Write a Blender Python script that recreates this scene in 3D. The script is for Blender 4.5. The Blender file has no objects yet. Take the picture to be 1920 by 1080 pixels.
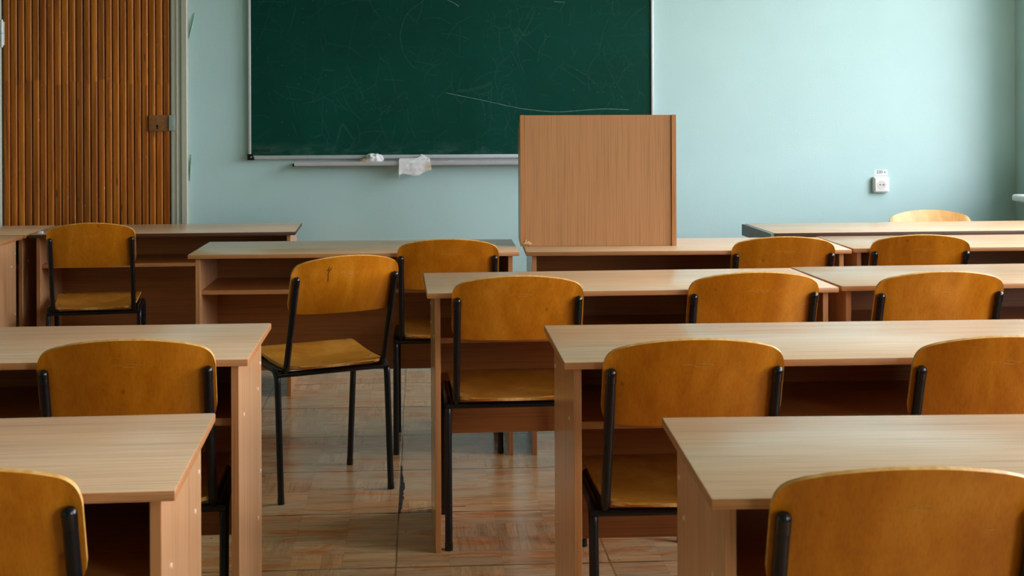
import bpy, bmesh, math, random
from mathutils import Vector, Matrix
from math import sin, cos, pi, sqrt
random.seed(7)
scene = bpy.context.scene
COL = scene.collection

# ------------------------------------------------------------------ node helpers
class NT:
    def __init__(s, name):
        s.m = bpy.data.materials.new(name); s.m.use_nodes = True
        s.t = s.m.node_tree; s.t.nodes.clear()
        s.out = s.t.nodes.new('ShaderNodeOutputMaterial')
        s.b = s.t.nodes.new('ShaderNodeBsdfPrincipled')
        s.t.links.new(s.b.outputs[0], s.out.inputs[0])
        s.tc = s.t.nodes.new('ShaderNodeTexCoord')
    def put(s, sock, v):
        if v is None: return
        if hasattr(v, 'is_output'): s.t.links.new(v, sock)
        elif isinstance(v, (tuple, list)) and len(v) == 3 and sock.type == 'RGBA': sock.default_value = (*v, 1)
        else: sock.default_value = v
    def n(s, typ, **kw):
        nd = s.t.nodes.new(typ)
        for k, v in kw.items(): setattr(nd, k, v)
        return nd
    def math(s, op, a, b=None, c=None, clamp=False):
        nd = s.n('ShaderNodeMath', operation=op, use_clamp=clamp)
        s.put(nd.inputs[0], a); s.put(nd.inputs[1], b); s.put(nd.inputs[2], c)
        return nd.outputs[0]
    def sep(s, v):
        nd = s.n('ShaderNodeSeparateXYZ'); s.put(nd.inputs[0], v); return nd.outputs
    def comb(s, x=0, y=0, z=0):
        nd = s.n('ShaderNodeCombineXYZ')
        for i, v in enumerate((x, y, z)): s.put(nd.inputs[i], v)
        return nd.outputs[0]
    def mapping(s, v, scale=(1, 1, 1), loc=(0, 0, 0), rot=(0, 0, 0)):
        nd = s.n('ShaderNodeMapping'); s.put(nd.inputs['Vector'], v)
        s.put(nd.inputs['Scale'], scale); s.put(nd.inputs['Location'], loc); s.put(nd.inputs['Rotation'], rot)
        return nd.outputs[0]
    def vadd(s, a, b, op='ADD'):
        nd = s.n('ShaderNodeVectorMath', operation=op); s.put(nd.inputs[0], a); s.put(nd.inputs[1], b); return nd.outputs[0]
    def noise(s, v, scale, detail=3, rough=.5, dist=0, col=False):
        nd = s.n('ShaderNodeTexNoise'); s.put(nd.inputs['Vector'], v)
        nd.inputs['Scale'].default_value = scale; nd.inputs['Detail'].default_value = detail
        nd.inputs['Roughness'].default_value = rough; nd.inputs['Distortion'].default_value = dist
        return nd.outputs[1 if col else 0]
    def white(s, v):
        nd = s.n('ShaderNodeTexWhiteNoise', noise_dimensions='3D'); s.put(nd.inputs['Vector'], v); return nd.outputs[0]
    def voro(s, v, scale, feature='F1'):
        nd = s.n('ShaderNodeTexVoronoi', feature=feature); s.put(nd.inputs['Vector'], v); nd.inputs['Scale'].default_value = scale
        return nd.outputs[0]
    def ramp(s, f, stops, interp='LINEAR'):
        nd = s.n('ShaderNodeValToRGB'); s.put(nd.inputs[0], f); e = nd.color_ramp.elements
        nd.color_ramp.interpolation = interp
        while len(e) < len(stops): e.new(.5)
        for el, (p, c) in zip(e, stops):
            el.position = p
            el.color = (c, c, c, 1) if isinstance(c, (int, float)) else (*c, 1)
        return nd.outputs[0]
    def mix(s, f, a, b, mode='MIX'):
        nd = s.n('ShaderNodeMix', data_type='RGBA', blend_type=mode); nd.clamp_factor = True
        s.put(nd.inputs[0], f); s.put(nd.inputs[6], a); s.put(nd.inputs[7], b); return nd.outputs[2]
    def rng(s, v, a, b, c=0, d=1):
        nd = s.n('ShaderNodeMapRange'); s.put(nd.inputs[0], v)
        for i, k in enumerate((a, b, c, d)): nd.inputs[i+1].default_value = k
        return nd.outputs[0]
    def bump(s, h, strength=.2, dist=.002):
        nd = s.n('ShaderNodeBump'); s.put(nd.inputs['Height'], h)
        nd.inputs['Strength'].default_value = strength; nd.inputs['Distance'].default_value = dist
        s.t.links.new(nd.outputs[0], s.b.inputs['Normal']); return nd.outputs[0]
    def fin(s, col, rough=.5, spec=.5, metal=0, coat=0, coat_rough=.1):
        s.put(s.b.inputs['Base Color'], col); s.put(s.b.inputs['Roughness'], rough)
        s.put(s.b.inputs['Specular IOR Level'], spec); s.put(s.b.inputs['Metallic'], metal)
        s.put(s.b.inputs['Coat Weight'], coat); s.put(s.b.inputs['Coat Roughness'], coat_rough)
        return s.m
    @property
    def obj(s): return s.tc.outputs['Object']
    def orand(s):
        return s.n('ShaderNodeObjectInfo').outputs['Random']

def srgb(r, g, b):
    f = lambda c: c/12.92 if c <= .04045 else ((c+.055)/1.055)**2.4
    return tuple(f(c/255) for c in (r, g, b))
def mul(c, k): return tuple(x*k for x in c)

# ------------------------------------------------------------------ materials
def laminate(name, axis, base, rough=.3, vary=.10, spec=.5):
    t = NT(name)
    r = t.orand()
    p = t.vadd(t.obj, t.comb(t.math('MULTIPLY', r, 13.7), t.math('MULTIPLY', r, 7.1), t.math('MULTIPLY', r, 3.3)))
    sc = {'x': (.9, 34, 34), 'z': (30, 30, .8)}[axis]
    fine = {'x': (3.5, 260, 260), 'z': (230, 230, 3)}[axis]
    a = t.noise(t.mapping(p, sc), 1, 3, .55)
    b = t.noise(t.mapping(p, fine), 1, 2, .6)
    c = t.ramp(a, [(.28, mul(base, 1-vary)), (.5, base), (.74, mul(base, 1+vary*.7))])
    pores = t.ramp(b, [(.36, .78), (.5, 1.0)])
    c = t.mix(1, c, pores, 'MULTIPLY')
    return t.fin(c, rough, spec)

LAM = srgb(206, 158, 120)
M = {}
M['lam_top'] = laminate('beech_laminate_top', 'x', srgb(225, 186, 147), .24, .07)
M['lam_x_shaded'] = laminate('beech_laminate_across_shaded', 'x', srgb(168, 106, 52), .34, .10)  # same beech, base darkened to stand in for shade under the tops
M['lam_z'] = laminate('beech_laminate_upright', 'z', srgb(210, 157, 112), .22, .09)
M['lam_lect'] = laminate('beech_laminate_lectern', 'z', srgb(190, 135, 88), .34, .06)
M['edge'] = laminate('beech_edge_band', 'x', srgb(184, 124, 74), .36, .05)
M['edge_z'] = laminate('beech_edge_band_upright', 'z', srgb(190, 130, 80), .36, .05)
M['edge_dark'] = laminate('dark_edge_band', 'x', srgb(74, 42, 24), .5, .08)
M['grey_lam'] = laminate('grey_end_laminate', 'x', srgb(112, 122, 122), .5, .12)

def plywood(name, tones):
    t = NT(name)
    r = t.orand()
    p = t.vadd(t.obj, t.comb(t.math('MULTIPLY', r, 9.1), t.math('MULTIPLY', r, 5.7), t.math('MULTIPLY', r, 11.3)))
    big = t.noise(t.mapping(p, (7, 7, 2.2)), 1, 3, .55, 1.2)
    fine = t.noise(t.mapping(p, (240, 240, 9)), 1, 2, .6)
    fig = t.noise(t.mapping(p, (26, 26, 8)), 1, 3, .6, .8)
    k = t.math('ADD', t.math('MULTIPLY', big, .65), t.math('MULTIPLY', fig, .35))
    c = t.ramp(k, [(.33, srgb(*tones[0])), (.5, srgb(*tones[1])), (.66, srgb(*tones[2]))])
    c = t.mix(1, c, t.ramp(fine, [(.35, .88), (.55, 1.0)]), 'MULTIPLY')
    tone = t.math('ADD', .94, t.math('MULTIPLY', r, .12))
    c = t.mix(1, c, t.comb(tone, tone, tone), 'MULTIPLY')
    # knots and scuffs
    kn = t.voro(t.mapping(p, (11, 11, 7)), 1)
    c = t.mix(t.ramp(kn, [(.02, .55), (.06, 0)]), c, srgb(96, 52, 18))
    sc = t.noise(t.mapping(p, (14, 14, 150)), 1, 2, .5)
    msk = t.noise(p, 6, 1)
    s2 = t.math('MULTIPLY', t.ramp(sc, [(.74, 0), (.80, .55)]), t.ramp(msk, [(.52, 0), (.6, 1)]))
    c = t.mix(s2, c, srgb(222, 176, 112))
    t.bump(fine, .05, .0005)
    return t.fin(c, .30, .28, coat=.18, coat_rough=.2)
M['ply'] = plywood('amber_varnished_plywood', ((172, 96, 6), (190, 112, 14), (207, 130, 30)))
M['ply_pale'] = plywood('paler_plywood', ((194, 136, 72), (208, 154, 90), (220, 170, 108)))  # paler tones for the backrest behind the teacher table
M['ply_seat'] = plywood('lighter_worn_plywood', ((188, 116, 32), (207, 137, 48), (222, 156, 68)))
def plyedge():
    t = NT('pale_plywood_edge')
    z = t.noise(t.mapping(t.obj, (60, 60, 60)), 1, 2)
    return t.fin(t.ramp(z, [(.35, srgb(206, 146, 66)), (.65, srgb(232, 184, 108))]), .45, .4)
M['ply_edge'] = plyedge()

def simple(name, col, rough=.5, metal=0, spec=.5, var=.06, scale=40, bump=0, coat=0):
    t = NT(name)
    n = t.noise(t.obj, scale, 3)
    c = t.ramp(n, [(.3, mul(col, 1-var)), (.7, mul(col, 1+var))])
    if bump: t.bump(n, bump, .001)
    return t.fin(c, rough, spec, metal, coat)
def tube_paint():
    t = NT('black_tube_paint')
    n = t.noise(t.obj, 90, 3); w = t.noise(t.obj, 55, 4, .7)
    c = t.ramp(n, [(.3, srgb(7, 8, 12)), (.7, srgb(15, 16, 22))])
    c = t.mix(t.ramp(w, [(.76, 0), (.79, .8)]), c, srgb(120, 118, 120))
    return t.fin(c, .34, .4)
M['tube'] = tube_paint()
M['cap'] = simple('black_plastic_cap', srgb(10, 11, 15), .22)
M['screw'] = simple('steel_screw', srgb(190, 184, 172), .3, .9)
M['stamp'] = simple('worn_stamp_ink', srgb(184, 124, 50), .5, var=.15, scale=120)
M['plug'] = simple('pale_screw_plug', srgb(236, 214, 190), .4)
M['white_pl'] = simple('white_plastic', srgb(232, 230, 226), .3, var=.02)
M['paper'] = simple('white_paper', srgb(226, 232, 236), .7, var=.02)
M['ink'] = simple('grey_ink', srgb(52, 58, 64), .7)
M['black'] = simple('black_void', srgb(10, 9, 9), .7)
M['alu'] = simple('aluminium_profile', srgb(196, 198, 200), .38, .35, var=.05)
M['chalk'] = simple('chalk_mark', srgb(118, 152, 138), .9, var=.25, scale=200)
M['chalk_white'] = simple('chalk_stick', srgb(235, 236, 232), .9)
M['ink_green'] = simple('dark_green_ink', srgb(3, 18, 14), .6)
M['brass'] = simple('painted_lock_plate', srgb(136, 88, 46), .45, .2, var=.18, scale=60, bump=.15)
M['grey_metal'] = simple('painted_strike_plate', srgb(146, 158, 152), .4, .2, var=.12, scale=70)
M['white_metal'] = simple('white_painted_hinge', srgb(216, 220, 214), .35, 0, var=.08)
M['flake'] = simple('green_paint_flake', srgb(152, 196, 182), .55)
M['dust'] = simple('crack_dirt', srgb(38, 25, 17), .95, var=.5, scale=160, bump=.6)
M['chip'] = simple('raw_chipboard', srgb(206, 170, 120), .9, var=.25, scale=300)

def cloth(name, stain):
    t = NT(name)
    w = t.n('ShaderNodeTexChecker'); t.put(w.inputs['Vector'], t.obj); w.inputs['Scale'].default_value = 420
    n = t.noise(t.obj, 60, 4, .6)
    c = t.ramp(n, [(.3, srgb(206, 204, 204)), (.7, srgb(238, 238, 240))])
    c = t.mix(.22, c, t.mix(w.outputs[1], srgb(150, 148, 150), srgb(240, 240, 240)))
    if stain:
        d = t.n('ShaderNodeVectorMath', operation='DISTANCE'); t.put(d.inputs[0], t.vadd(t.obj, t.mapping(t.noise(t.obj, 50, 2, col=True), (.02, .02, .02)))); d.inputs[1].default_value = stain
        c = t.mix(t.ramp(d.outputs['Value'], [(.006, .6), (.03, 0)]), c, srgb(196, 158, 84))
    t.bump(t.noise(t.obj, 240, 3), .5, .002)
    return t.fin(c, .95, .1)

def wall_mat(name, col):
    t = NT(name)
    n = t.noise(t.obj, 2.2, 4, .55); f = t.noise(t.obj, 130, 3, .6)
    m = t.noise(t.mapping(t.obj, (12, 12, 5)), 1, 5, .65)
    c = t.ramp(n, [(.3, mul(col, .965)), (.7, mul(col, 1.03))])
    c = t.mix(t.ramp(m, [(.70, 0), (.78, .25)]), c, mul(col, .8))
    mx = t.math('ADD', t.math('MULTIPLY', f, .6), t.math('MULTIPLY', m, .8))
    t.bump(mx, .16, .004)
    return t.fin(c, .42, .4)
WALLC = srgb(175, 205, 204)
M['wall'] = wall_mat('mint_wall_paint', WALLC)
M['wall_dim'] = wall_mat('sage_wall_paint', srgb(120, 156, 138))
M['ceil'] = wall_mat('white_ceiling_paint', srgb(200, 206, 194))
M['trimpaint'] = simple('grey_white_gloss_paint', srgb(172, 172, 154), .35, var=.03, scale=18)
M['sill'] = simple('white_sill_paint', srgb(226, 232, 232), .3, var=.02)

def board_mat():
    t = NT('green_chalkboard')
    p = t.obj
    n = t.noise(p, 1.6, 5, .6)
    c = t.ramp(n, [(.3, srgb(2, 50, 39)), (.7, srgb(6, 64, 52))])
    fac = None
    for i, (sc, rot, dist, th) in enumerate([(5, .3, 1.2, .012), (8, 1.0, 2.0, .012), (11, 2.1, 1.5, .015), (17, .8, 2.5, .02), (3.2, 1.7, 3.0, .007)]):
        q = t.mapping(p, (1, .02, 1.6 if i % 2 else .5), (i*3.1, 0, i*1.7), (0, rot, 0))
        q = t.vadd(q, t.mapping(t.noise(q, 2.5, 2, col=True), (.12*dist,)*3))
        e = t.voro(q, sc, 'DISTANCE_TO_EDGE')
        l = t.ramp(e, [(0, 1), (th, 0)])
        k = t.ramp(t.noise(t.mapping(p, (1, 1, 1), (i*5.3, 0, 2*i)), 4.2, 2), [(.5, 0), (.64, 1)])
        l = t.math('MULTIPLY', l, k)
        fac = l if fac is None else t.math('MAXIMUM', fac, l)
    c = t.mix(t.math('MULTIPLY', fac, .05), c, srgb(150, 180, 165))
    z = t.sep(p)[2]
    dust = t.math('MULTIPLY', t.rng(z, 1.12, 1.03, 0, 1), t.ramp(t.noise(t.mapping(p, (6, 1, 16)), 1, 5, .7), [(.45, 0), (.75, .35)]))
    c = t.mix(dust, c, srgb(120, 148, 138))
    spk = t.voro(t.mapping(p, (1, .01, 1)), 26)
    c = t.mix(t.ramp(spk, [(.03, .35), (.05, 0)]), c, srgb(150, 178, 160))
    return t.fin(c, .5, .1)
M['board'] = board_mat()

def slat_mat():
    t = NT('varnished_pine_slats')
    p = t.obj; x, y, z = t.sep(p)
    idx = t.math('FLOOR', t.math('DIVIDE', t.math('ADD', x, 2.0), .0343))
    seg = t.math('FLOOR', t.math('ADD', t.math('DIVIDE', z, 1.42), t.math('MULTIPLY', t.white(t.comb(idx, 3, 1)), .02)))
    r = t.white(t.comb(idx, seg, 5))
    off = t.comb(t.math('MULTIPLY', r, 31), 0, t.math('MULTIPLY', r, 17))
    q = t.vadd(p, off)
    g = t.noise(t.mapping(q, (62, 62, 1.6)), 1, 3, .6, .9)
    f = t.noise(t.mapping(q, (420, 420, 7)), 1, 2)
    c = t.ramp(g, [(.28, srgb(124, 62, 8)), (.5, srgb(162, 90, 18)), (.72, srgb(192, 116, 34))])
    tone = t.rng(r, 0, 1, .68, 1.12)
    c = t.mix(1, c, t.comb(tone, t.math('MULTIPLY', tone, .97), t.math('MULTIPLY', tone, .92)), 'MULTIPLY')
    c = t.mix(1, c, t.ramp(f, [(.35, .82), (.55, 1)]), 'MULTIPLY')
    kn = t.voro(t.mapping(q, (24, 24, 5.5)), 1)
    c = t.mix(t.ramp(kn, [(.06, .75), (.15, 0)]), c, srgb(62, 26, 8))
    ch = t.voro(t.mapping(p, (40, 1, 9)), 1)
    c = t.mix(t.ramp(ch, [(.04, .8), (.06, 0)]), c, srgb(196, 184, 150))
    return t.fin(c, .34, .3)
M['slat'] = slat_mat()

def floor_mat():
    t = NT('worn_parquet')
    x, y, z = t.sep(t.obj)
    wob = t.noise(t.obj, 1.3, 2)
    PX, PY = .60, .53
    u = t.math('DIVIDE', t.math('ADD', x, .07+6), PX/4); v = t.math('DIVIDE', t.math('ADD', y, 5.30-3.945+.0), PY/4)
    cu, cv = t.math('FLOOR', u), t.math('FLOOR', v)
    fu, fv = t.math('FRACT', u), t.math('FRACT', v)
    par = t.math('GREATER_THAN', t.white(t.comb(cu, cv, 31)), .26)
    ipar = t.math('SUBTRACT', 1, par)
    s = t.math('ADD', t.math('MULTIPLY', fu, ipar), t.math('MULTIPLY', fv, par))
    st = t.math('MULTIPLY', s, 5); fi = t.math('FLOOR', st); ff = t.math('FRACT', st)
    r = t.white(t.comb(cu, cv, fi))
    r2 = t.white(t.comb(cu, cv, 77))
    off = t.mapping(t.comb(r, r2, 0), (9, 5, 0))
    p = t.vadd(t.obj, off)
    ga = t.noise(t.mapping(p, (6, 60, 1)), 1, 4, .7, .8); gb = t.noise(t.mapping(p, (60, 6, 1)), 1, 4, .7, .8)
    g = t.math('ADD', t.math('MULTIPLY', ga, par), t.math('MULTIPLY', gb, ipar))
    base = t.ramp(r, [(0, srgb(184, 132, 84)), (.5, srgb(204, 150, 98)), (1, srgb(222, 168, 110))])
    # worn grey traffic film and orange varnish left in patches
    w1 = t.noise(t.mapping(t.obj, (1.6, 3.4, 1)), 1, 5, .65, .5)
    w2 = t.noise(t.mapping(t.obj, (5, 15, 1), (3, 1, 0)), 1, 4, .7, .8)
    grey = t.ramp(r2, [(0, srgb(184, 158, 124)), (1, srgb(212, 182, 146))])
    c = t.mix(t.ramp(w1, [(.36, .85), (.62, .15)]), base, grey)
    c = t.mix(t.ramp(w2, [(.50, 0), (.66, .85)]), c, srgb(198, 114, 46))
    c = t.mix(1, c, t.ramp(g, [(.28, .62), (.52, 1.0), (.8, 1.1)]), 'MULTIPLY')
    # seams
    d1 = t.math('MINIMUM', ff, t.math('SUBTRACT', 1, ff))
    sm = t.ramp(d1, [(0, .55), (.05, 0)])
    seamvis = t.ramp(t.white(t.comb(fi, cv, cu)), [(.55, .08), (.9, 1)])
    c = t.mix(t.math('MULTIPLY', sm, seamvis), c, srgb(62, 42, 30))
    du = t.math('MINIMUM', fu, t.math('SUBTRACT', 1, fu)); dv = t.math('MINIMUM', fv, t.math('SUBTRACT', 1, fv))
    dc = t.math('MINIMUM', du, dv)
    c = t.mix(t.ramp(dc, [(0, .14), (.012, 0)]), c, srgb(56, 38, 28))
    U = t.math('DIVIDE', u, 4); V = t.math('DIVIDE', v, 4)
    U = t.math('ADD', U, t.math('MULTIPLY', t.math('SUBTRACT', wob, .5), .012)); V = t.math('ADD', V, t.math('MULTIPLY', t.math('SUBTRACT', wob, .5), .03))
    fU, fV = t.math('FRACT', U), t.math('FRACT', V)
    dU = t.math('MINIMUM', fU, t.math('SUBTRACT', 1, fU)); dV = t.math('MINIMUM', fV, t.math('SUBTRACT', 1, fV))
    thin = t.ramp(t.noise(t.obj, 7, 3), [(.3, .3), (.7, 1)])
    big = t.math('MAXIMUM', t.ramp(dU, [(.0022, 1), (.005, 0)]), t.ramp(dV, [(.005, 1), (.012, 0)]))
    c = t.mix(t.math('MULTIPLY', big, thin), c, srgb(26, 16, 10))
    sp = t.voro(t.obj, 9)
    c = t.mix(t.ramp(sp, [(.035, .7), (.05, 0)]), c, srgb(40, 28, 22))
    h = t.math('SUBTRACT', t.math('MULTIPLY', g, .25), t.math('MAXIMUM', big, t.math('MULTIPLY', sm, .5)))
    t.bump(h, .25, .003)
    ro = .22
    return t.fin(c, ro, .5)
M['floor'] = floor_mat()

def glass_mat():
    t = NT('window_glass')
    tr = t.n('ShaderNodeBsdfTransparent'); gl = t.n('ShaderNodeBsdfGlossy'); gl.inputs['Roughness'].default_value = .02
    
    mx = t.n('ShaderNodeMixShader')
    mx.inputs[0].default_value = .07; t.t.links.new(tr.outputs[0], mx.inputs[1]); t.t.links.new(gl.outputs[0], mx.inputs[2])
    t.t.links.new(mx.outputs[0], t.out.inputs[0])
    return t.m
M['glass'] = glass_mat()

# ------------------------------------------------------------------ mesh helpers
def finish(name, bm, mats, parent=None, smooth=None):
    me = bpy.data.meshes.new(name)
    bmesh.ops.recalc_face_normals(bm, faces=bm.faces)
    bm.to_mesh(me); bm.free()
    for m in (mats if isinstance(mats, (list, tuple)) else [mats]): me.materials.append(m)
    if smooth is not None:
        for p in me.polygons: p.use_smooth = True
        me.set_sharp_from_angle(angle=math.radians(smooth))
    o = bpy.data.objects.new(name, me); COL.objects.link(o)
    if parent is not None: o.parent = parent
    return o

def box(bm, x0, x1, y0, y1, z0, z1, bev=0, seg=2, mi=0):
    vs = [bm.verts.new((x, y, z)) for x in (x0, x1) for y in (y0, y1) for z in (z0, z1)]
    fs = []
    for q in ((0, 1, 3, 2), (4, 6, 7, 5), (0, 4, 5, 1), (2, 3, 7, 6), (0, 2, 6, 4), (1, 5, 7, 3)):
        f = bm.faces.new([vs[i] for i in q]); f.material_index = mi; fs.append(f)
    bmesh.ops.recalc_face_normals(bm, faces=fs)
    if bev:
        es = list({e for f in fs for e in f.edges})
        bmesh.ops.bevel(bm, geom=es, offset=bev, segments=seg, profile=.5, affect='EDGES')

def boxobj(name, dims, mat, parent=None, bev=0, seg=2, edge=None):
    """a board; faces not on its large sides take the edge material"""
    bm = bmesh.new(); box(bm, *dims, bev=bev, seg=seg)
    mats = [mat]
    if edge:
        mats.append(edge)
        ext = (dims[1]-dims[0], dims[3]-dims[2], dims[5]-dims[4]); ax = ext.index(min(ext))
        for f in bm.faces:
            f.normal_update()
            if abs(f.normal[ax]) < .9: f.material_index = 1
    return finish(name, bm, mats, parent, 35 if bev else None)

def fillet(pts, radii, n=7):
    out = [Vector(pts[0])]
    for i in range(1, len(pts)-1):
        p, a, b = Vector(pts[i]), Vector(pts[i-1]), Vector(pts[i+1])
        d1, d2 = (a-p).normalized(), (b-p).normalized()
        ang = d1.angle(d2); r = radii[i-1] if isinstance(radii, (list, tuple)) else radii
        L = r/math.tan(ang/2)
        c = p+(d1+d2).normalized()*(r/sin(ang/2))
        s, e = p+d1*L-c, p+d2*L-c
        for k in range(n+1):
            f = k/n; th = s.angle(e)
            v = s*(sin((1-f)*th)/sin(th))+e*(sin(f*th)/sin(th))
            out.append(c+v)
    out.append(Vector(pts[-1])); return out

def tube(bm, path, r, seg=12, cap0=True, cap1=True, round1=False, round0=False):
    path = [Vector(p) for p in path]
    if round1:
        d = (path[-1]-path[-2]).normalized(); e = path[-1].copy(); path[-1] = e-d*r
    T = [(path[min(i+1, len(path)-1)]-path[max(i-1, 0)]).normalized() for i in range(len(path))]
    up = Vector((0, 0, 1)) if abs(T[0].z) < .9 else Vector((1, 0, 0))
    N = (up-T[0]*up.dot(T[0])).normalized()
    rings = []
    def ring(c, t, n, rr):
        b = t.cross(n)
        return [bm.verts.new(c+(n*cos(2*pi*k/seg)+b*sin(2*pi*k/seg))*rr) for k in range(seg)]
    for i, c in enumerate(path):
        if i: N = (N-T[i]*N.dot(T[i])).normalized()
        rings.append(ring(c, T[i], N, r))
    if round1:
        for k in range(1, 5):
            a = k/4*pi/2*.97
            rings.append(ring(path[-1]+T[-1]*r*sin(a), T[-1], N, r*cos(a)))
    for A, B in zip(rings, rings[1:]):
        for k in range(seg):
            bm.faces.new((A[k], A[(k+1) % seg], B[(k+1) % seg], B[k]))
    if cap0: bm.faces.new(rings[0])
    if cap1: bm.faces.new(rings[-1])

def slabgrid(bm, mid, nrm, nu, nv, th, edge_mi=1):
    """a thin curved board: mid(u,v) centre surface, nrm(u,v) its normal"""
    top = [[None]*(nv+1) for _ in range(nu+1)]; bot = [[None]*(nv+1) for _ in range(nu+1)]
    for i in range(nu+1):
        for j in range(nv+1):
            c = mid(i/nu, j/nv); n = nrm(i/nu, j/nv)
            top[i][j] = bm.verts.new(c+n*th/2); bot[i][j] = bm.verts.new(c-n*th/2)
    for i in range(nu):
        for j in range(nv):
            bm.faces.new((top[i][j], top[i+1][j], top[i+1][j+1], top[i][j+1]))
            bm.faces.new((bot[i][j], bot[i][j+1], bot[i+1][j+1], bot[i+1][j]))
    def side(a, b, c, d):
        f = bm.faces.new((a, b, c, d)); f.material_index = edge_mi
    for i in range(nu):
        side(top[i][0], bot[i][0], bot[i+1][0], top[i+1][0]); side(top[i][nv], top[i+1][nv], bot[i+1][nv], bot[i][nv])
    for j in range(nv):
        side(top[0][j], top[0][j+1], bot[0][j+1], bot[0][j]); side(top[nu][j], bot[nu][j], bot[nu][j+1], top[nu][j+1])

def empty(name, loc=(0, 0, 0), rz=0):
    o = bpy.data.objects.new(name, None); COL.objects.link(o)
    o.empty_display_size = .1; o.location = loc; o.rotation_euler = (0, 0, rz); return o
def tag(o, label=None, cat=None, group=None, kind=None):
    if label: o['label'] = label
    if cat: o['category'] = cat
    if group: o['group'] = group
    if kind: o['kind'] = kind
    return o
def dup(root):
    kids = {}
    for o in COL.objects: kids.setdefault(o.parent, []).append(o)
    def rec(o, par):
        c = o.copy(); COL.objects.link(c)
        if par is not None: c.parent = par
        for ch in kids.get(o, []): rec(ch, c)
        return c
    return rec(root, None)

# ------------------------------------------------------------------ the room (metres; camera stands at x=0, y=0)
WY = 6.93      # front wall
RX = 2.987     # right wall
LX, BY, CZ = -3.15, -2.6, 3.25
def struct(o, label, kind='structure'):
    o['kind'] = kind; o['label'] = label; return o

struct(boxobj('floor', (LX-.3, RX+.45, BY-.3, WY+.3, -.12, 0), M['floor']), 'worn parquet floor with dark seams')
struct(boxobj('ceiling', (LX-.3, RX+.45, BY-.3, WY+.3, CZ, CZ+.15), M['ceil']), 'white painted ceiling')
wf = struct(boxobj('wall_front', (LX-.3, RX+.45, WY, WY+.3, 0, CZ), M['wall']), 'mint green front wall')
struct(boxobj('wall_back', (LX-.3, RX+.45, BY-.3, BY, 0, CZ), M['wall_dim']), 'sage green back wall')
struct(boxobj('wall_left', (LX-.3, LX, BY, WY, 0, CZ), M['wall_dim']), 'sage green left wall')
WIN = [(4.1, 6.5), (1.2, 3.5), (-2.1, -.1)]  # last window, unseen behind the camera, is added to brighten the nearest backrests
ZS, ZH, WT = .855, 3.08, .42
bm = bmesh.new()
box(bm, RX, RX+WT, BY, WY, 0, ZS-.03); box(bm, RX, RX+WT, BY, WY, ZH, CZ)
ys = [WY]+[v for a, b in WIN for v in (b, a)]+[BY]
for k in range(0, len(ys), 2): box(bm, RX, RX+WT, ys[k+1], ys[k], ZS-.03, ZH)
struct(finish('wall_right', bm, M['wall']), 'mint green window wall')
for i, (a, b) in enumerate(WIN):
    w = empty('window_%d' % (i+1), (RX+.11, (a+b)/2, ZS)); struct(w, 'white framed classroom window')
    hw, hh = (b-a)/2, ZH-ZS
    bm = bmesh.new(); f = .055
    box(bm, 0, .07, -hw, hw, 0, f, .004); box(bm, 0, .07, -hw, hw, hh-f, hh, .004)
    for c in (-hw+f/2, -hw/3, hw/3, hw-f/2): box(bm, .002, .068, c-f/2, c+f/2, f, hh-f, .004)
    box(bm, .004, .066, -hw, hw, 1.45, 1.45+f, .004)
    finish('window_frame', bm, M['sill'], w, 40)
    boxobj('window_glass', (.032, .037, -hw+.02, hw-.02, .02, hh-.02), M['glass'], w)
    bm = bmesh.new(); box(bm, -.30, 0, -hw-.1, hw+.035, -.03, .003, .012, 4)
    s = finish('sill', bm, M['sill'], w, 50); s['label'] = 'white rounded window sill'

# door in the front wall, clad in half-round slats
DL, DR = -1.986, -1.197
door = empty('door_1', ((DL+DR)/2, WY, 0)); struct(door, 'classroom door clad in varnished vertical pine slats')
bm = bmesh.new()
pitch = .0343; W2 = (DR-DL)/2
prof = []
n = int(round(2*W2/pitch)); pitch = 2*W2/n
for k in range(n):
    x0 = -W2+k*pitch
    for (fx, fy) in ((0, 0), (.07, .0005), (.09, .0085), (.13, .0105), (.45, .0118), (.78, .0122), (.86, .0112), (.92, .0085), (.96, .004)):
        prof.append((x0+fx*pitch, -.012-fy))
prof.append((W2, -.012)); prof += [(W2, .0-.001), (-W2, -.001)]
lo = [bm.verts.new((x, y, .01)) for x, y in prof]; hi = [bm.verts.new((x, y, 2.05)) for x, y in prof]
for k in range(len(prof)):
    j = (k+1) % len(prof); bm.faces.new((lo[k], lo[j], hi[j], hi[k]))
bm.faces.new(lo); bm.faces.new(hi)
leaf = finish('door_leaf', bm, M['slat'], door, 40)
leaf.location = (0, 0, 0)
cx = (DL+DR)/2
lk = boxobj('lock_plate', (-1.2975-cx, -1.2025-cx, -.034, -.024, 1.169, 1.2465), M['brass'], door, .002); lk['label'] = 'brown painted rim lock plate'
bm = bmesh.new()
kx, kz = -1.2565-cx, 1.189
bmesh.ops.create_cone(bm, cap_ends=True, segments=14, radius1=.0052, radius2=.0052, depth=.002, matrix=Matrix.Translation((kx, -.0345, kz+.006)) @ Matrix.Rotation(pi/2, 4, 'X'))
box(bm, kx-.003, kx+.003, -.0355, -.0335, kz-.010, kz+.006)
finish('keyhole', bm, M['black'], lk)
bm = bmesh.new()
for z0, z1 in ((1.581, 1.638), (1.641, 1.698)):
    tube(bm, [(DL+.001-cx, -.040, z0), (DL+.001-cx, -.040, z1)], .0085, 12)
tube(bm, [(DL+.001-cx, -.040, 1.698), (DL+.001-cx, -.040, 1.706)], .0055, 10); tube(bm, [(DL+.001-cx, -.040, 1.573), (DL+.001-cx, -.040, 1.581)], .0055, 10)
box(bm, DL-.004-cx, DL+.012-cx, -.034, -.030, 1.585, 1.694)
finish('hinge', bm, M['white_metal'], door, 40)['label'] = 'white painted door hinge'
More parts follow.
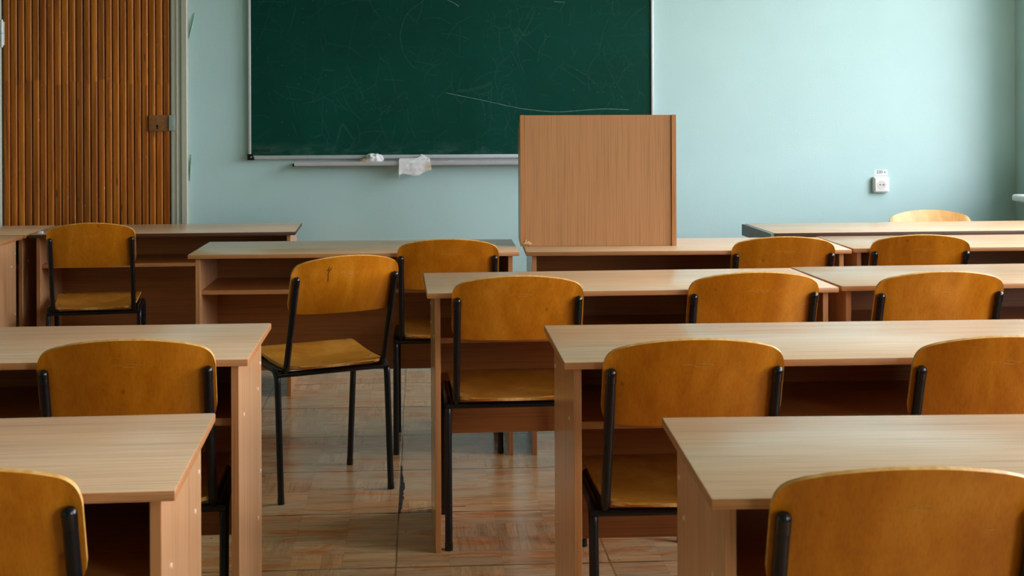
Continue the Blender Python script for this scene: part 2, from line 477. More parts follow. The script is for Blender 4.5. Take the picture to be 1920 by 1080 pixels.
# casings
def casing(name, x0, x1, mirror=False):
    bm = bmesh.new()
    w = x1-x0
    P = [(0, 0), (0, .026), (.006, .030), (.30*w, .030), (.34*w, .034), (.40*w, .034), (.46*w, .028), (.60*w, .028), (.66*w, .038), (w-.004, .038), (w, .034), (w, 0)]
    P = [(x1-px if mirror else x0+px, WY-py) for px, py in P]
    lo = [bm.verts.new((x, y, 0)) for x, y in P]; hi = [bm.verts.new((x, y, 2.14)) for x, y in P]
    for k in range(len(P)):
        j = (k+1) % len(P); bm.faces.new((lo[k], lo[j], hi[j], hi[k]))
    bm.faces.new(lo); bm.faces.new(hi)
    return struct(finish(name, bm, M['trimpaint'], None, 30), 'grey white painted door casing')
cr = casing('trim_1', -1.1935, -1.113)
casing('trim_2', DL-.086, DL-.006, True)
struct(boxobj('trim_3', (DL-.02, -1.193, WY-.03, WY, 2.055, 2.14), M['trimpaint'], None, .003), 'grey white painted door head casing')
boxobj('strike_plate', (-1.2005, -1.1715, WY-.045, WY-.026, 1.172, 1.2465), M['grey_metal'], cr, .002)
# peeling paint flakes beside the casing
for (xa, za, xb, zb, wd) in ((-1.1095, 1.618, -1.084, 1.738, .011), (-1.1085, .928, -1.1025, 1.055, .009)):
    bm = bmesh.new(); rows = []
    for k in range(11):
        f = k/10; x = xa+(xb-xa)*f; z = za+(zb-za)*f
        h = wd*(.25+.75*f)*(1 if f < .95 else .6); d = .011*sin(pi*min(f+.05, 1)*.95)+.002
        rows.append([bm.verts.new((x-h, WY-.0005, z)), bm.verts.new((x-.2*h, WY-d*.5, z+.003)), bm.verts.new((x+.6*h, WY-d, z+.001)), bm.verts.new((x+h*.8, WY-d*.7, z)), bm.verts.new((x+h*.3, WY-.0005, z))])
    for A, B in zip(rows, rows[1:]):
        for k in range(5): bm.faces.new((A[k], A[(k+1) % 5], B[(k+1) % 5], B[k]))
    bm.faces.new(rows[0]); bm.faces.new(rows[-1])
    finish('peeling_paint', bm, M['flake'], wf, 60)['label'] = 'peeling flake of green wall paint'

# broken parquet seam
fl = bpy.data.objects['floor']
bm = bmesh.new(); L, R = [], []
rr = random.Random(3)
for k in range(29):
    f = k/28; y = 4.462+f*.60
    base = -.0685+.003*f
    w = .0015+.0105*max(0, sin(pi*min(1, f*1.18)))**.6*(1 if f < .8 else .25)
    L.append(bm.verts.new((base-.001-rr.random()*.002, y, .0006))); R.append(bm.verts.new((base+w*(.7+.6*rr.random()), y, .0006)))
for k in range(28): bm.faces.new((L[k], R[k], R[k+1], L[k+1]))
for (xa, ya, xb, yb, w) in ((.052-.11, 4.50, .03, 4.535, .004), (.03, 4.535, .052, 4.545, .007), (.09, 4.535, .143, 4.535, .005), (-.165, 5.045, -.07, 5.055, .003)):
    d = Vector((xb-xa, yb-ya, 0)).normalized(); nn = Vector((-d.y, d.x, 0))*w/2
    a, b = Vector((xa, ya, .0006)), Vector((xb, yb, .0006))
    bm.faces.new([bm.verts.new(v) for v in (a-nn*.3, b-nn, b+nn, a+nn*.3)])
o = finish('broken_seam', bm, M['dust'], fl); o['label'] = 'dark broken seam in the parquet'

# ------------------------------------------------------------------ desks
def build_desk(W=1.2, D=.5, H=.75, edge='edge'):
    r = empty('school_desk')
    T, P, IN = .0155, .0165, .023
    boxobj('tabletop', (0, W, 0, D, H-T, H), M['lam_top'], r, .0025, 2, M[edge])
    for x0 in (IN, W-IN-P):
        s = boxobj('side_panel', (x0, x0+P, .03, D-.018, 0, H-T), M['lam_z'], r, .001, 1, M['edge_z'])
        out = x0 if x0 < W/2 else x0+P; sg = -1 if x0 < W/2 else 1
        for (yy, zz) in ((.12, .608), (.40, .608), (.40, .30), (.452, .66), (.452, .40)):
            bm = bmesh.new()
            bmesh.ops.create_cone(bm, cap_ends=True, segments=12, radius1=.0045, radius2=.004, depth=.0022, matrix=Matrix.Translation((out+sg*.0005, yy, zz)) @ Matrix.Rotation(sg*pi/2, 4, 'Y'))
            finish('screw_plug', bm, M['plug'], s)
    boxobj('shelf', (IN+P, W-IN-P, .06, D-.05, H-.153, H-.137), M['lam_x_shaded'], r, .001, 1, M['edge'])
    boxobj('back_panel', (IN+P, W-IN-P, D-.045, D-.029, .245, H-T), M['lam_x_shaded'], r, .001, 1, M['edge'])
    return r
desk0 = build_desk()
used = [False]
G_D = 'beech school desks in rows'
def desk(x, y, yaw, label, right=False):
    d = dup(desk0) if used[0] else desk0
    used[0] = True
    if right: x, y = x-1.2*cos(yaw), y-1.2*sin(yaw)
    d.location = (x, y, 0); d.rotation_euler = (0, 0, yaw)
    return tag(d, label, 'desk', G_D)
dA = desk(.3908, 1.8851, -.0378, 'beech school desk nearest on the right, its front left corner pointing into the aisle')
dB = desk(.2972, 2.9146, -.0048, 'beech school desk with two chairs, second from the front on the right of the aisle')
dC = desk(.0198, 4.0312, .0196, 'beech school desk in the middle with two chairs and its side panel foot showing')
dC2 = desk(1.2346, 4.0788, .0369, 'beech school desk at the right edge, butted against the middle desk by one chair')
dG = desk(-.8366, 5.1715, -.0104, 'beech school desk behind the turned chair, with open empty shelf at its left end')
dD = desk(.3874, 5.1516, -.0315, 'beech school desk carrying the big wooden lectern box')
dD2 = desk(1.604, 5.151, -.004, 'beech school desk right of the lectern desk, pushed against the teacher table')
dH = desk(-.3622, 3.0112, .0053, 'beech school desk second from the front on the left of the aisle', True)
dI = desk(-.3392, 1.984, .031, 'beech school desk nearest on the left, bottom left corner of the photo', True)
dF = build_desk(1.144, .5, .733, 'edge_dark'); dF.location = (-1.691, 6.262, 0); dF.rotation_euler = (0, 0, .025)
tag(dF, 'beech school desk below the slatted door with dark edging and a damaged right end', 'desk', G_D)
bm = bmesh.new(); tube(bm, fillet([(1.112, .055, .717), (1.1125, .050, .690), (1.114, .048, .662), (1.1185, .046, .668)], [.02, .003], 4), .0028, 8, round1=True)
finish('loose_edge_strip', bm, M['edge_dark'], dF, 50)
for (yy, zz, s) in ((.035, .724, .006), (.41, .727, .006), (.02, .720, .004)):
    bm = bmesh.new(); bmesh.ops.create_icosphere(bm, subdivisions=1, radius=s, matrix=Matrix.Translation((1.144, yy, zz)) @ Matrix.Diagonal((.25, 1.6, .8, 1)))
    finish('chipped_hole', bm, M['black'], dF)
dF2 = build_desk(1.2, .5, .733); dF2.location = (-1.7055-1.2, 6.262, 0)
tag(dF2, 'beech school desk at the far left, end to end with the desk below the door', 'desk', G_D)
dF3 = build_desk(1.2, .48, .733); yw = -.03; dF3.rotation_euler = (0, 0, yw)
dF3.location = (-1.708-1.2*cos(yw)+.48*sin(yw), 6.222-.48*cos(yw)-1.2*sin(yw), 0)
tag(dF3, 'beech school desk cut by the left edge, in front of the far left desk', 'desk', G_D)
# scrawl inside desk B
bm = bmesh.new()
def bpan(x, z): return Vector((x, .4545, z))
for pts in (((.066, .700), (.074, .712), (.080, .704), (.072, .694), (.064, .690)), ((.086, .714), (.092, .703), (.100, .712), (.097, .698), (.088, .692)), ((.060, .684), (.068, .680), (.075, .683))):
    tube(bm, [bpan(*q) for q in pts], .0016, 6)
finish('chalk_scrawl', bm, M['chalk_white'], dB)['label'] = 'faint chalk scrawl inside the desk'
# metal clip on the joint of the two far left desks
clip = empty('metal_clip', (-1.657, 6.32, .733))
bm = bmesh.new(); box(bm, -.011, .011, -.010, .014, 0, .0025, .0008); box(bm, -.009, .010, -.004, .012, .0025, .011, .003)
finish('clip_body', bm, M['white_metal'], clip, 40)
bm = bmesh.new(); box(bm, -.0105, .0105, -.0108, -.0082, .001, .0055, .0006); finish('clip_lip', bm, M['white_metal'], clip, 40)
tag(clip, 'tiny shiny metal clip lying on the desk left of the far left chair', 'clip')

# teacher table
te = empty('teacher_table', (1.438, 5.664, 0), .022)
boxobj('tabletop', (0, 1.5, 0, .475, .738, .763), M['lam_top'], te, .002, 2, M['edge_dark'])
boxobj('end_board', (-.016, 0, .002, .473, .712, .7615), M['grey_lam'], te, .0015, 1)['label'] = 'grey end board'
for x0 in (.03, 1.452): boxobj('side_panel', (x0, x0+.018, .02, .455, 0, .738), M['grey_lam'], te, .001, 1)
boxobj('front_panel', (.048, 1.452, .04, .056, .28, .738), M['lam_x_shaded'], te, .001, 1)
tag(te, 'pale topped teacher table with grey end board by the front wall', 'table')

# ------------------------------------------------------------------ chairs
def back_y(z):      # centre line of the leaning uprights
    return -.178-.096*(z-.46)/.28
def chair_proto():
    r = empty('school_chair')
    # seat
    y0, y1, rc = -.186, .182, .045
    def seat_mid(u, v):
        t = .5-.5*cos(pi*v); y = y0+(y1-y0)*t
        w = .168+(.184-.168)*t
        d = min(y-y0, y1-y); k = rc if y < 0 else .03
        if d < k: w -= k-sqrt(max(0, k*k-(k-d)**2))
        x = w*sin((u-.5)*pi)/1.0
        z = .4335+.024*t-.012*sin(pi*min(1, t*1.25))*(1-.5*(x/.18)**2)+.006*(x/.18)**2*(1-t)
        if t > .86: z -= .010*((t-.86)/.14)**2
        return Vector((x, y, z))
    def nrm_of(f):
        def g(u, v):
            e = .004
            a = f(min(1, u+e), min(.97, max(.03, v)))-f(max(0, u-e), min(.97, max(.03, v))); b = f(u, min(1, v+e))-f(u, max(0, v-e))
            nn = Vector((0, -b.z, b.y)) if b.length else Vector((0, 0, 1))
            nn.normalize(); return nn if nn.z > 0 else -nn
        return g
    bm = bmesh.new(); slabgrid(bm, seat_mid, nrm_of(seat_mid), 20, 22, .009)
    seat = finish('seat', bm, [M['ply_seat'], M['ply_edge']], r, 50)
    for (sx, sy) in ((-.15, -.10), (.15, -.10), (-.155, .13), (.155, .13)):
        t = (sy-y0)/(y1-y0); v = math.acos(1-2*t)/pi
        zz = min((seat_mid(u/40, v) for u in range(41)), key=lambda q: abs(q.x-sx)).z+.0045
        bm = bmesh.new(); bmesh.ops.create_uvsphere(bm, u_segments=12, v_segments=6, radius=.0065, matrix=Matrix.Translation((sx, sy, zz)) @ Matrix.Diagonal((1, 1, .35, 1)))
        finish('seat_screw', bm, M['screw'], seat, 60)
    # backrest
    TOP = [(0, .804), (.03, .8035), (.06, .8015), (.09, .798), (.12, .793), (.145, .787), (.160, .7815), (.170, .776), (.178, .768), (.1825, .759), (.1855, .745)]
    BOT = [(0, .6145), (.12, .6155), (.15, .617), (.163, .619), (.172, .623), (.179, .630), (.183, .640), (.1855, .655)]
    def interp(T, x):
        x = abs(x)
        for (a, b), (c, d) in zip(T, T[1:]):
            if x <= c: return b+(d-b)*(x-a)/(c-a)
        return T[-1][1]
    def back_mid(u, v):
        x = .1855*sin((u-.5)*pi)
        z0, z1 = interp(BOT, x), interp(TOP, x); z = z0+(z1-z0)*v
        q = min(1, abs(x)/.165)
        y = back_y(z)+.0155-.021*(1-q*q)
        return Vector((x, y, z))
    def back_n(u, v):
        x = .1855*sin((u-.5)*pi); dy = .021*2*x/.165**2 if abs(x) < .165 else 0
        return Vector((dy, -1, -.34)).normalized()
    bm = bmesh.new(); slabgrid(bm, back_mid, back_n, 40, 10, .0085)
    bk = finish('backrest', bm, [M['ply'], M['ply_edge']], r, 50)
    def on_back(x, z):
        u = .5+math.asin(max(-1, min(1, x/.1855)))/pi
        z0 = back_mid(u, 0).z; z1 = back_mid(u, 1).z
        return back_mid(u, (z-z0)/(z1-z0))+back_n(u, .5)*.0044
    bm = bmesh.new()
    tube(bm, [on_back(.010+.0145*cos(2*pi*k/20), .749+.0034*sin(2*pi*k/20)) for k in range(21)], .0006, 5)
    for xa, xb, zz in ((-.028, -.006, .7495), (.026, .036, .7492), (.050, .056, .746), (.060, .061, .741), (.080, .083, .7495)):
        tube(bm, [on_back(xa, zz), on_back((xa+xb)/2, zz+.0008), on_back(xb, zz)], .00055, 5)
    finish('worn_stamp', bm, M['stamp'], bk)
    # tube frame
    R = .0105
    for sx in (-1, 1):
        x = sx*.1925
        for (yf, yb) in ((-.178, -.146), (.190, .146)):
            bm = bmesh.new()
            tube(bm, fillet([(x, yf, .004), (x, yb, .4245), (x, .002 if yb < 0 else .001, .4265)], .045, 8), R, 14)
            lg = finish('leg', bm, M['tube'], r, 50)
            bm = bmesh.new(); d = Vector((0, yb-yf, .42)).normalized()
            tube(bm, [Vector((x, yf, 0))-Vector((0, 0, 0)), Vector((x, yf, 0))+d*.02], R+.001, 14)
            finish('foot_cap', bm, M['cap'], lg, 50)
        xu = sx*.170
        bm = bmesh.new()
        tube(bm, fillet([(xu, .15, .420), (xu, back_y(.418), .416), (xu, back_y(.722), .722)], .05, 9), R, 14, cap1=True)
        up = finish('back_upright', bm, M['tube'], r, 50)
        bm = bmesh.new()
        a, b = Vector((xu, back_y(.712), .712)), Vector((xu, back_y(.741), .741))
        tube(bm, [a, (a+b)/2, b], R+.0005, 14, round1=True)
        finish('end_cap', bm, M['cap'], up, 60)
    for yy, zz in ((-.150, .4115), (.146, .416)):
        bm = bmesh.new(); tube(bm, [(-.196, yy, zz), (0, yy, zz), (.196, yy, zz)], .0095, 12)
        finish('crossbar', bm, M['tube'], r, 50)
    return r, back_mid, back_n
chair0, back_mid, back_n = chair_proto()
cused = [False]
G_C = 'plywood school chairs with black tube frames'
def chair(ax, ay, yaw, label, wide=1.0):
    """ax, ay: plan position of the middle of the backrest's top edge"""
    c = dup(chair0) if cused[0] else chair0
    cused[0] = True
    k = -.287
    c.location = (ax+sin(yaw)*k, ay-cos(yaw)*k, 0); c.rotation_euler = (0, 0, yaw); c.scale = (wide, 1, 1)
    return tag(c, label, 'chair', G_C)
chair(.650, 1.829, -.03, 'amber plywood chair nearest to the camera, bottom right corner, at the nearest right desk')
chair(-.644, 1.928, .03, 'amber plywood chair cut by the bottom left corner, at the nearest left desk')
chair(-.608, 2.965, .05, 'amber plywood chair at the second left desk, whole backrest visible above the nearest left desk', 0.98)
chair(.565, 2.870, .0, 'amber plywood chair at the second right desk, beside its aisle end, seat showing below', 1.02)
chair(1.205, 2.849, .0, 'amber plywood chair cut by the right edge, second chair of the second right desk')
chair(.2785, 3.984, .02, 'amber plywood chair at the aisle end of the middle desk, one full rear leg showing', 1.015)
chair(.962, 4.005, .02, 'amber plywood chair at the right end of the middle desk', 1.035)
chair(1.498, 3.97, .035, 'amber plywood chair with a scuffed backrest at the right edge desk beside the middle desk', 1.035)
chair(.102, 5.118, -.01, 'amber plywood chair partly hidden behind the turned chair, left of the lectern')
chair(1.328, 5.08, -.03, 'amber plywood chair at the right end of the lectern desk', 1.03)
chair(1.848, 5.105, -.05, 'amber plywood chair at the desk pushed against the teacher table')
chair(-1.367, 5.989, .13, 'amber plywood chair standing alone below the slatted door at the far left', 0.97)
c13 = chair(2.306, 6.294, pi+.02, 'pale plywood chair behind the teacher table, only its top edge showing', 1.03)
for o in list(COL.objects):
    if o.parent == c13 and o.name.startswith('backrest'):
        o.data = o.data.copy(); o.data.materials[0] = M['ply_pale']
ct = chair(-.229, 4.584, .43, 'amber plywood chair standing turned in the aisle with a dark crack in its backrest')
bk = [o for o in COL.objects if o.parent == ct and o.name.startswith('backrest')][0]
bm = bmesh.new()
def on_back(x, z):
    u = .5+math.asin(max(-1, min(1, x/.1855)))/pi
    z0 = back_mid(u, 0).z; z1 = back_mid(u, 1).z
    return back_mid(u, (z-z0)/(z1-z0))+back_n(u, .5)*.0047
for pts in (((-.066, .772), (-.068, .764), (-.0655, .757), (-.068, .748), (-.0655, .738), (-.066, .722)), ((-.0655, .757), (-.061, .763), (-.059, .768)), ((-.068, .764), (-.073, .758))):
    tube(bm, [on_back(*q) for q in pts], .0009, 5)
finish('backrest_crack', bm, M['dust'], bk)

# ------------------------------------------------------------------ lectern box
le = empty('lectern', (.3818, 5.352, .7504), -.045)
LW, LD, LH = .592, .335, .498
def prism_x(name, x0, x1, prof, mat, edge=None, bev=.001):
    bm = bmesh.new()
    A = [bm.verts.new((x0, y, z)) for y, z in prof]; B = [bm.verts.new((x1, y, z)) for y, z in prof]
    n_ = len(prof)
    for k in range(n_):
        f = bm.faces.new((A[k], A[(k+1) % n_], B[(k+1) % n_], B[k])); f.material_index = 1 if edge else 0
    bm.faces.new(A); bm.faces.new(B)
    bmesh.ops.recalc_face_normals(bm, faces=bm.faces)
    return finish(name, bm, [mat, edge] if edge else mat, le)
side = [(0, 0), (LD, 0), (LD, LH-.066), (0, LH)]
prism_x('side_panel', 0, .0165, side, M['lam_lect'], M['edge_z'])
prism_x('side_panel', LW-.0165, LW, [(-.006, .0), (LD, 0), (LD, LH-.066), (-.006, LH)], M['lam_lect'], M['edge_z'])
boxobj('front_panel', (.0166, LW-.0166, .001, .017, 0, LH-.001), M['lam_lect'], le, .0008, 1)
prism_x('sloped_top', .0166, LW-.0166, [(.0171, LH-.022), (.0171, LH-.0045), (LD, LH-.0675), (LD, LH-.085)], M['lam_top'])
boxobj('shelf', (.0166, LW-.0166, .0172, LD-.01, .18, .196), M['lam_x_shaded'], le)
bm = bmesh.new()
rr = random.Random(5)
for k in range(9):
    x = .012+.022*rr.random(); z = .009+.014*rr.random()*(1-(x-.012)/.03)
    bmesh.ops.create_icosphere(bm, subdivisions=1, radius=.004+.004*rr.random(), matrix=Matrix.Translation((x, -.001, z)) @ Matrix.Rotation(rr.random()*3, 4, 'Y') @ Matrix.Diagonal((1.5, .5, .6, 1)))
finish('chipped_corner', bm, M['chip'], le)
tag(le, 'large wooden lectern box standing on the desk in front of the blackboard', 'lectern')

# ------------------------------------------------------------------ blackboard
bb = empty('blackboard', (0, WY, 0))
BX0, BX1, BZ0, BZ1 = -.8235, 1.1515, 1.031, 2.03
FR = .0185
boxobj('writing_surface', (BX0+.004, BX1-.004, -.026, -.006, BZ0+.004, BZ1-.004), M['board'], bb)
def rail(d): boxobj('frame_rail', d, M['alu'], bb, .0025, 2)
rail((BX0, BX1, -.034, -.002, BZ0, BZ0+FR)); rail((BX0, BX1, -.034, -.002, BZ1-FR, BZ1))
rail((BX0, BX0+.0125, -.034, -.002, BZ0+FR, BZ1-FR)); rail((BX1-.0125, BX1, -.034, -.002, BZ0+FR, BZ1-FR))
for (x, z, sx, sz) in ((BX0, BZ0, 1, 1), (BX1, BZ0, -1, 1), (BX0, BZ1, 1, -1), (BX1, BZ1, -1, -1)):
    bm = bmesh.new()
    P = [(-.004, -.003), (.028, -.003), (.028, .010), (.016, .026), (-.004, .026)]
    A = [bm.verts.new((x+sx*a, -.038, z+sz*b)) for a, b in P]; B = [bm.verts.new((x+sx*a, -.002, z+sz*b)) for a, b in P]
    for k in range(5): bm.faces.new((A[k], A[(k+1) % 5], B[(k+1) % 5], B[k]))
    bm.faces.new(A); bm.faces.new(B)
    cc = finish('corner_cap', bm, M['cap'], bb); cc['label'] = 'black plastic corner cap'
    bm = bmesh.new(); bmesh.ops.create_cone(bm, cap_ends=True, segments=12, radius1=.0045, radius2=.0045, depth=.003, matrix=Matrix.Translation((x+sx*.014, -.039, z+sz*.011)) @ Matrix.Rotation(pi/2, 4, 'X'))
    finish('cap_screw', bm, M['screw'], cc, 40)
# tray
TX0, TX1 = -.600, .93
bm = bmesh.new()
P = [(-.002, 1.031), (-.002, 1.004), (-.078, .999), (-.086, 1.001), (-.088, 1.006), (-.088, 1.0185), (-.084, 1.020), (-.082, 1.0175), (-.080, 1.008), (-.030, 1.010), (-.006, 1.014), (-.005, 1.031)]
A = [bm.verts.new((TX0, y, z)) for y, z in P]; B = [bm.verts.new((TX1, y, z)) for y, z in P]
for k in range(len(P)): bm.faces.new((A[k], A[(k+1) % len(P)], B[(k+1) % len(P)], B[k]))
bm.faces.new(A); bm.faces.new(B)
tr = finish('chalk_tray', bm, M['alu'], bb, 30)
for x0 in (TX0-.008, TX1):
    boxobj('end_plug', (x0, x0+.008, -.085, -.012, .997, 1.010), M['cap'], tr, .001, 1)
# chalk strokes and the small stamped number
def stroke(pts, w, mat=M['chalk']):
    bm = bmesh.new()
    P = [Vector((x, -.0266, z)) for x, z in pts]
    # smooth
    Q = []
    for k in range(len(P)-1):
        p0, p1, p2, p3 = P[max(k-1, 0)], P[k], P[k+1], P[min(k+2, len(P)-1)]
        for j in range(8):
            t = j/8
            Q.append(.5*((2*p1)+(p2-p0)*t+(2*p0-5*p1+4*p2-p3)*t*t+(3*p1-p0-3*p2+p3)*t**3))
    Q.append(P[-1])
    prev = None
    for k, q in enumerate(Q):
        d = (Q[min(k+1, len(Q)-1)]-Q[max(k-1, 0)]).normalized(); nn = Vector((-d.z, 0, d.x))*w*(.5+.5*random.random())*(.4 if k in (0, len(Q)-1) else 1)
        a, b = bm.verts.new(q+nn), bm.verts.new(q-nn)
        if prev: bm.faces.new((prev[0], prev[1], b, a))
        prev = (a, b)
    return finish('chalk_line', bm, mat, bb)
stroke([(.128, 1.350), (.30, 1.315), (.494, 1.273), (.66, 1.2555), (.77, 1.260), (.90, 1.2685), (1.03, 1.264)], .0011)
M['chalk_faint'] = simple('faint_chalk_mark', srgb(44, 92, 78), .9, var=.3, scale=120)
stroke([(.025, 1.80), (-.053, 1.739), (-.086, 1.66), (-.089, 1.60), (-.074, 1.543), (-.036, 1.484), (-.01, 1.47)], .0009, M['chalk_faint'])
stroke([(.137, 1.802), (.17, 1.789), (.195, 1.770)], .0013)
stroke([(.66, 1.7955), (.70, 1.7925), (.715, 1.793)], .001)
rr = random.Random(11)
for k in range(46):
    x = BX0+.1+(BX1-BX0-.2)*rr.random(); z = 1.08+.72*rr.random(); a = rr.random()*pi; l = .02+.07*rr.random(); c = (rr.random()-.5)*.6
    stroke([(x, z), (x+l*cos(a), z+l*sin(a)), (x+2*l*cos(a+c), z+2*l*sin(a+c))], .00055, M['chalk_faint'])
def text_mesh(name, body, size, mat, parent, loc, rot, bold=0):
    cu = bpy.data.curves.new(name, 'FONT'); cu.body = body; cu.size = size; cu.offset = bold; cu.extrude = .0002; cu.resolution_u = 3
    tmp = bpy.data.objects.new(name+'_src', cu); COL.objects.link(tmp)
    dg = bpy.context.evaluated_depsgraph_get(); dg.update()
    me = bpy.data.meshes.new_from_object(tmp.evaluated_get(dg))
    bpy.data.objects.remove(tmp); bpy.data.curves.remove(cu)
    me.materials.clear(); me.materials.append(mat)
    o = bpy.data.objects.new(name, me); COL.objects.link(o); o.parent = parent; o.location = loc; o.rotation_euler = rot
    return o
text_mesh('stamped_number', '05E30233', .0205, M['ink_green'], bb, (-.801, -.0268, 1.0665), (pi/2, 0, 0), .0004)
tag(bb, 'dark green chalkboard in an aluminium frame on the front wall', 'blackboard')

# rags and chalk on the tray
from mathutils import noise as mnoise
def blob(name, cx, cz, rx, ry, rz, mat, seed, label, amp=.35):
    bm = bmesh.new(); bmesh.ops.create_icosphere(bm, subdivisions=5, radius=1)
    for v in bm.verts:
        p = v.co.copy(); q = p*1.6+Vector((seed, 0, 0))
        k = 1+amp*(mnoise.ridged_multi_fractal(q*.75, 1, 2, 2, 1, 2)-1.1)*.6+.10*mnoise.noise(p*3+Vector((seed, 3, 1)))
        p = Vector((p.x*rx*k, max(-.0265, min(.0155, p.y*ry*k)), p.z*rz*k))
        if p.z < -rz*.35: p.z = -rz*.35
        v.co = p
    o = finish(name, bm, mat, None, 70); o.location = (cx, WY-.052, cz)
    return o
r1 = blob('chalk_rag', -.222, 1.0255, .047, .026, .034, cloth('white_rag_cloth', None), 3.3, '', .5)
tag(r1, 'crumpled white rag lying on the chalk tray, left of the hanging rag', 'rag', 'rags on the chalk tray')
# a brown fold shows under the crumpled rag
bm = bmesh.new(); bmesh.ops.create_icosphere(bm, subdivisions=4, radius=1)
for v in bm.verts:
    p = v.co; k = 1+.25*mnoise.noise(p*2.2+Vector((9, 0, 0)))
    v.co = Vector((p.x*.034*k-.036, max(-.0265, p.y*.014*k-.012), max(p.z*.011*k, -.008)-.004))
M['rag_brown'] = simple('stained_cloth_fold', srgb(176, 148, 120), .95, var=.2, scale=90, bump=.4)
finish('stained_fold', bm, M['rag_brown'], r1, 70)['label'] = 'brownish stained fold'
# hanging rag: a sheet that lies in the tray, folds over its lip and hangs down
bm = bmesh.new()
nu, nv = 44, 26
V = []
for i in range(nu+1):
    u = i/nu; row = []
    for j in range(nv+1):
        v = j/nv
        x = -.098+.150*u
        hang = .066-.022*max(0, (u-.55)/.45)**1.3-.004*sin(u*9)
        if v < .42:
            f = v/.42
            y = -.038-.050*f; z = 1.015+.010*sin(pi*f)+.0085*f+(.021*math.exp(-((u-.70-.15*f)/.16)**2)*sin(pi*min(1, f*1.3+.1)) if f < 1 else 0)+.003*(1+mnoise.noise(Vector((u*9, f*5, 2))))
            x = x*(1-.18*(1-f))+.18*(1-f)*-.02
        else:
            f = (v-.42)/.58; ang = min(1, f/.12)
            y = -.090-.005*sin(ang*pi/2)-.0012*sin(u*12+f*2)*f-.0012*mnoise.noise(Vector((u*6, f*3, 8)))
            z = 1.0235-hang*f-.0008*((i*7) % 5 if j == nv else 0)*1.6
            x += .008*f*(u-.2)
        row.append(Vector((x, y, z)))
    V.append(row)
th = .0022
T = [[bm.verts.new(p+Vector((0, -th*.7, th*.7 if j < .42*nv else 0))) for j, p in enumerate(r)] for r in V]
Bm = [[bm.verts.new(p) for p in r] for r in V]
for i in range(nu):
    for j in range(nv):
        bm.faces.new((T[i][j], T[i+1][j], T[i+1][j+1], T[i][j+1])); bm.faces.new((Bm[i][j], Bm[i][j+1], Bm[i+1][j+1], Bm[i+1][j]))
for i in range(nu):
    for j in (0, nv): bm.faces.new((T[i][j], T[i+1][j], Bm[i+1][j], Bm[i][j]))
for j in range(nv):
    for i in (0, nu): bm.faces.new((T[i][j], T[i][j+1], Bm[i][j+1], Bm[i][j]))
tube(bm, [(-.0965, -.0945, .958), (-.0975, -.0945, .948), (-.0965, -.0945, .938)], .0009, 5)
r2 = finish('chalk_rag', bm, cloth('stained_rag_cloth', (.052, -.094, 1.004)), None, 70)
r2.location = (0, WY, 0)
tag(r2, 'white woven rag hanging over the lip of the chalk tray with a yellow stained end', 'rag', 'rags on the chalk tray')
bm = bmesh.new(); tube(bm, [(.143, 0, 0), (.167, -.002, 0)], .005, 10)
ck = finish('chalk_piece', bm, M['chalk_white'], None, 50); ck.location = (0, WY-.060, 1.0155)
tag(ck, 'small white piece of chalk on the tray right of the hanging rag', 'chalk')

# ------------------------------------------------------------------ wall socket and its label
so = empty('wall_socket', (2.2935, WY, .886))
hs = .0395
bm = bmesh.new(); box(bm, -hs, hs, -.027, 0, -hs, hs, .006, 4)
hou = finish('housing', bm, M['white_pl'], so, 40)
bm = bmesh.new(); box(bm, -hs+.006, hs-.006, -.031, -.0265, -hs+.006, hs-.006, .0022, 3)
fac = finish('face_plate', bm, M['white_pl'], so, 40)
# round recessed well: a ring wall and a floor with contacts
bm = bmesh.new(); sg = 32
def ringv(r, y): return [bm.verts.new((r*cos(2*pi*k/sg), y, r*sin(2*pi*k/sg))) for k in range(sg)]
R0, R1, R2, R3 = ringv(.0205, -.0311), ringv(.0200, -.0325), ringv(.0185, -.0325), ringv(.0175, -.0316)
for A, B in ((R0, R1), (R1, R2), (R2, R3)):
    for k in range(sg): bm.faces.new((A[k], A[(k+1) % sg], B[(k+1) % sg], B[k]))
bm.faces.new(R3)
M['grey_pl'] = simple('shadow_grey_plastic', srgb(206, 204, 196), .4, var=.03)
well = finish('socket_well', bm, M['grey_pl'], so, 40)
for (dx, r_) in ((-.0092, .0032), (.0094, .0034), (0, .0018)):
    bm = bmesh.new(); bmesh.ops.create_cone(bm, cap_ends=True, segments=14, radius1=r_, radius2=r_, depth=.0012, matrix=Matrix.Translation((dx, -.0319, 0)) @ Matrix.Rotation(pi/2, 4, 'X'))
    finish('contact_hole', bm, M['black'], well)
tag(so, 'white square wall socket on the mint wall at the right', 'socket')
vl = empty('voltage_label', (2.3, WY, .9468))
boxobj('paper_strip', (-.0325, .0325, -.0012, 0, -.0135, .0135), M['paper'], vl)
text_mesh('label_text', '220 v', .0215, M['ink'], vl, (-.0245, -.0015, -.0055), (pi/2, 0, 0), .0003)
tag(vl, 'small white paper label reading 220 v above the wall socket', 'label')

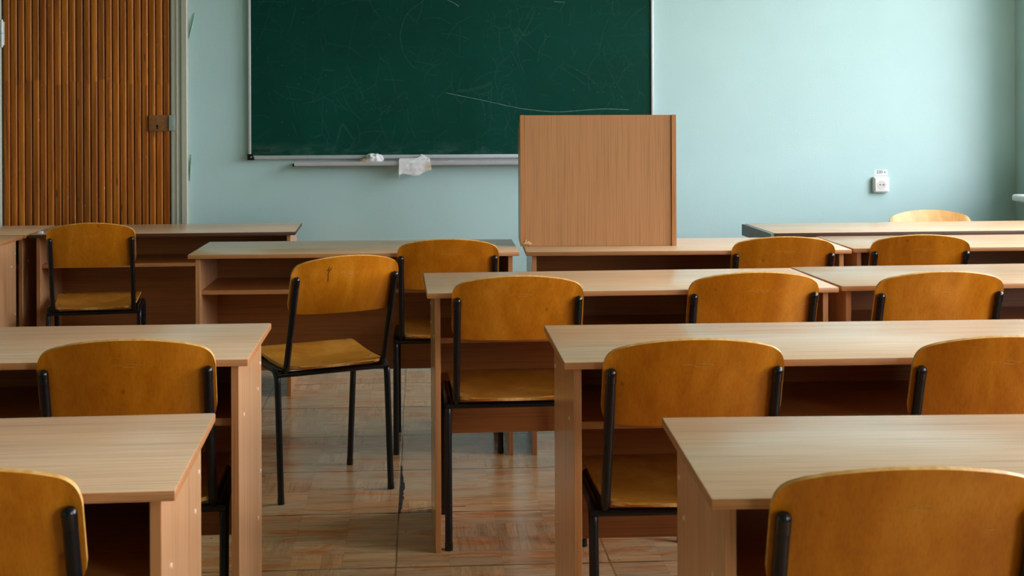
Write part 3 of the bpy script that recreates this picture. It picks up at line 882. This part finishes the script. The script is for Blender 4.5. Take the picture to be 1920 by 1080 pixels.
# ------------------------------------------------------------------ daylight
wd = bpy.data.worlds.new('overcast_sky'); scene.world = wd; wd.use_nodes = True
nt = wd.node_tree; nt.nodes.clear()
out = nt.nodes.new('ShaderNodeOutputWorld'); bg = nt.nodes.new('ShaderNodeBackground')
tc = nt.nodes.new('ShaderNodeTexCoord'); sp = nt.nodes.new('ShaderNodeSeparateXYZ'); rp = nt.nodes.new('ShaderNodeValToRGB')
mr = nt.nodes.new('ShaderNodeMapRange'); mr.inputs[1].default_value = -.3; mr.inputs[2].default_value = .9
nt.links.new(tc.outputs['Generated'], sp.inputs[0]); nt.links.new(sp.outputs[2], mr.inputs[0]); nt.links.new(mr.outputs[0], rp.inputs[0])
e = rp.color_ramp.elements
e[0].position = .20; e[0].color = (.16, .17, .13, 1); e[1].position = 1; e[1].color = (.93, .945, 1.02, 1)
k = e.new(.27); k.color = (.93, .945, 1.02, 1)
nt.links.new(rp.outputs[0], bg.inputs[0]); bg.inputs[1].default_value = 14.4
nt.links.new(bg.outputs[0], out.inputs[0])
for i, (a, b) in enumerate(WIN):
    l = bpy.data.lights.new('window_daylight', 'AREA'); l.shape = 'RECTANGLE'; l.size = ZH-ZS; l.size_y = b-a
    l.cycles.is_portal = True
    o = bpy.data.objects.new('window_daylight', l); COL.objects.link(o)
    o.location = (RX+.20, (a+b)/2, (ZS+ZH)/2); o.rotation_euler = (0, pi/2, 0)

# ------------------------------------------------------------------ camera
cam = bpy.data.cameras.new('camera'); co = bpy.data.objects.new('camera', cam); COL.objects.link(co)
cam.sensor_width = 36; cam.lens = 49.74; cam.clip_start = .05
cam.shift_y = -(540-201.06)/1920; cam.shift_x = 1.3/1920
co.matrix_world = Matrix.Translation((0, 0, 1.2785)) @ Matrix.Rotation(-.065, 4, 'Z') @ Matrix.Rotation(pi/2, 4, 'X') @ Matrix.Rotation(-.0038, 4, 'Z')
cam.dof.use_dof = True; cam.dof.focus_distance = 4.4; cam.dof.aperture_fstop = 13
scene.camera = co
vs = scene.view_settings
vs.view_transform = 'Standard'; vs.look = 'None'; vs.exposure = 0; vs.gamma = 1; vs.use_curve_mapping = False
cy = scene.cycles
cy.use_denoising = True; cy.max_bounces = 10; cy.diffuse_bounces = 6; cy.glossy_bounces = 4; cy.transparent_max_bounces = 8; cy.sample_clamp_indirect = 6
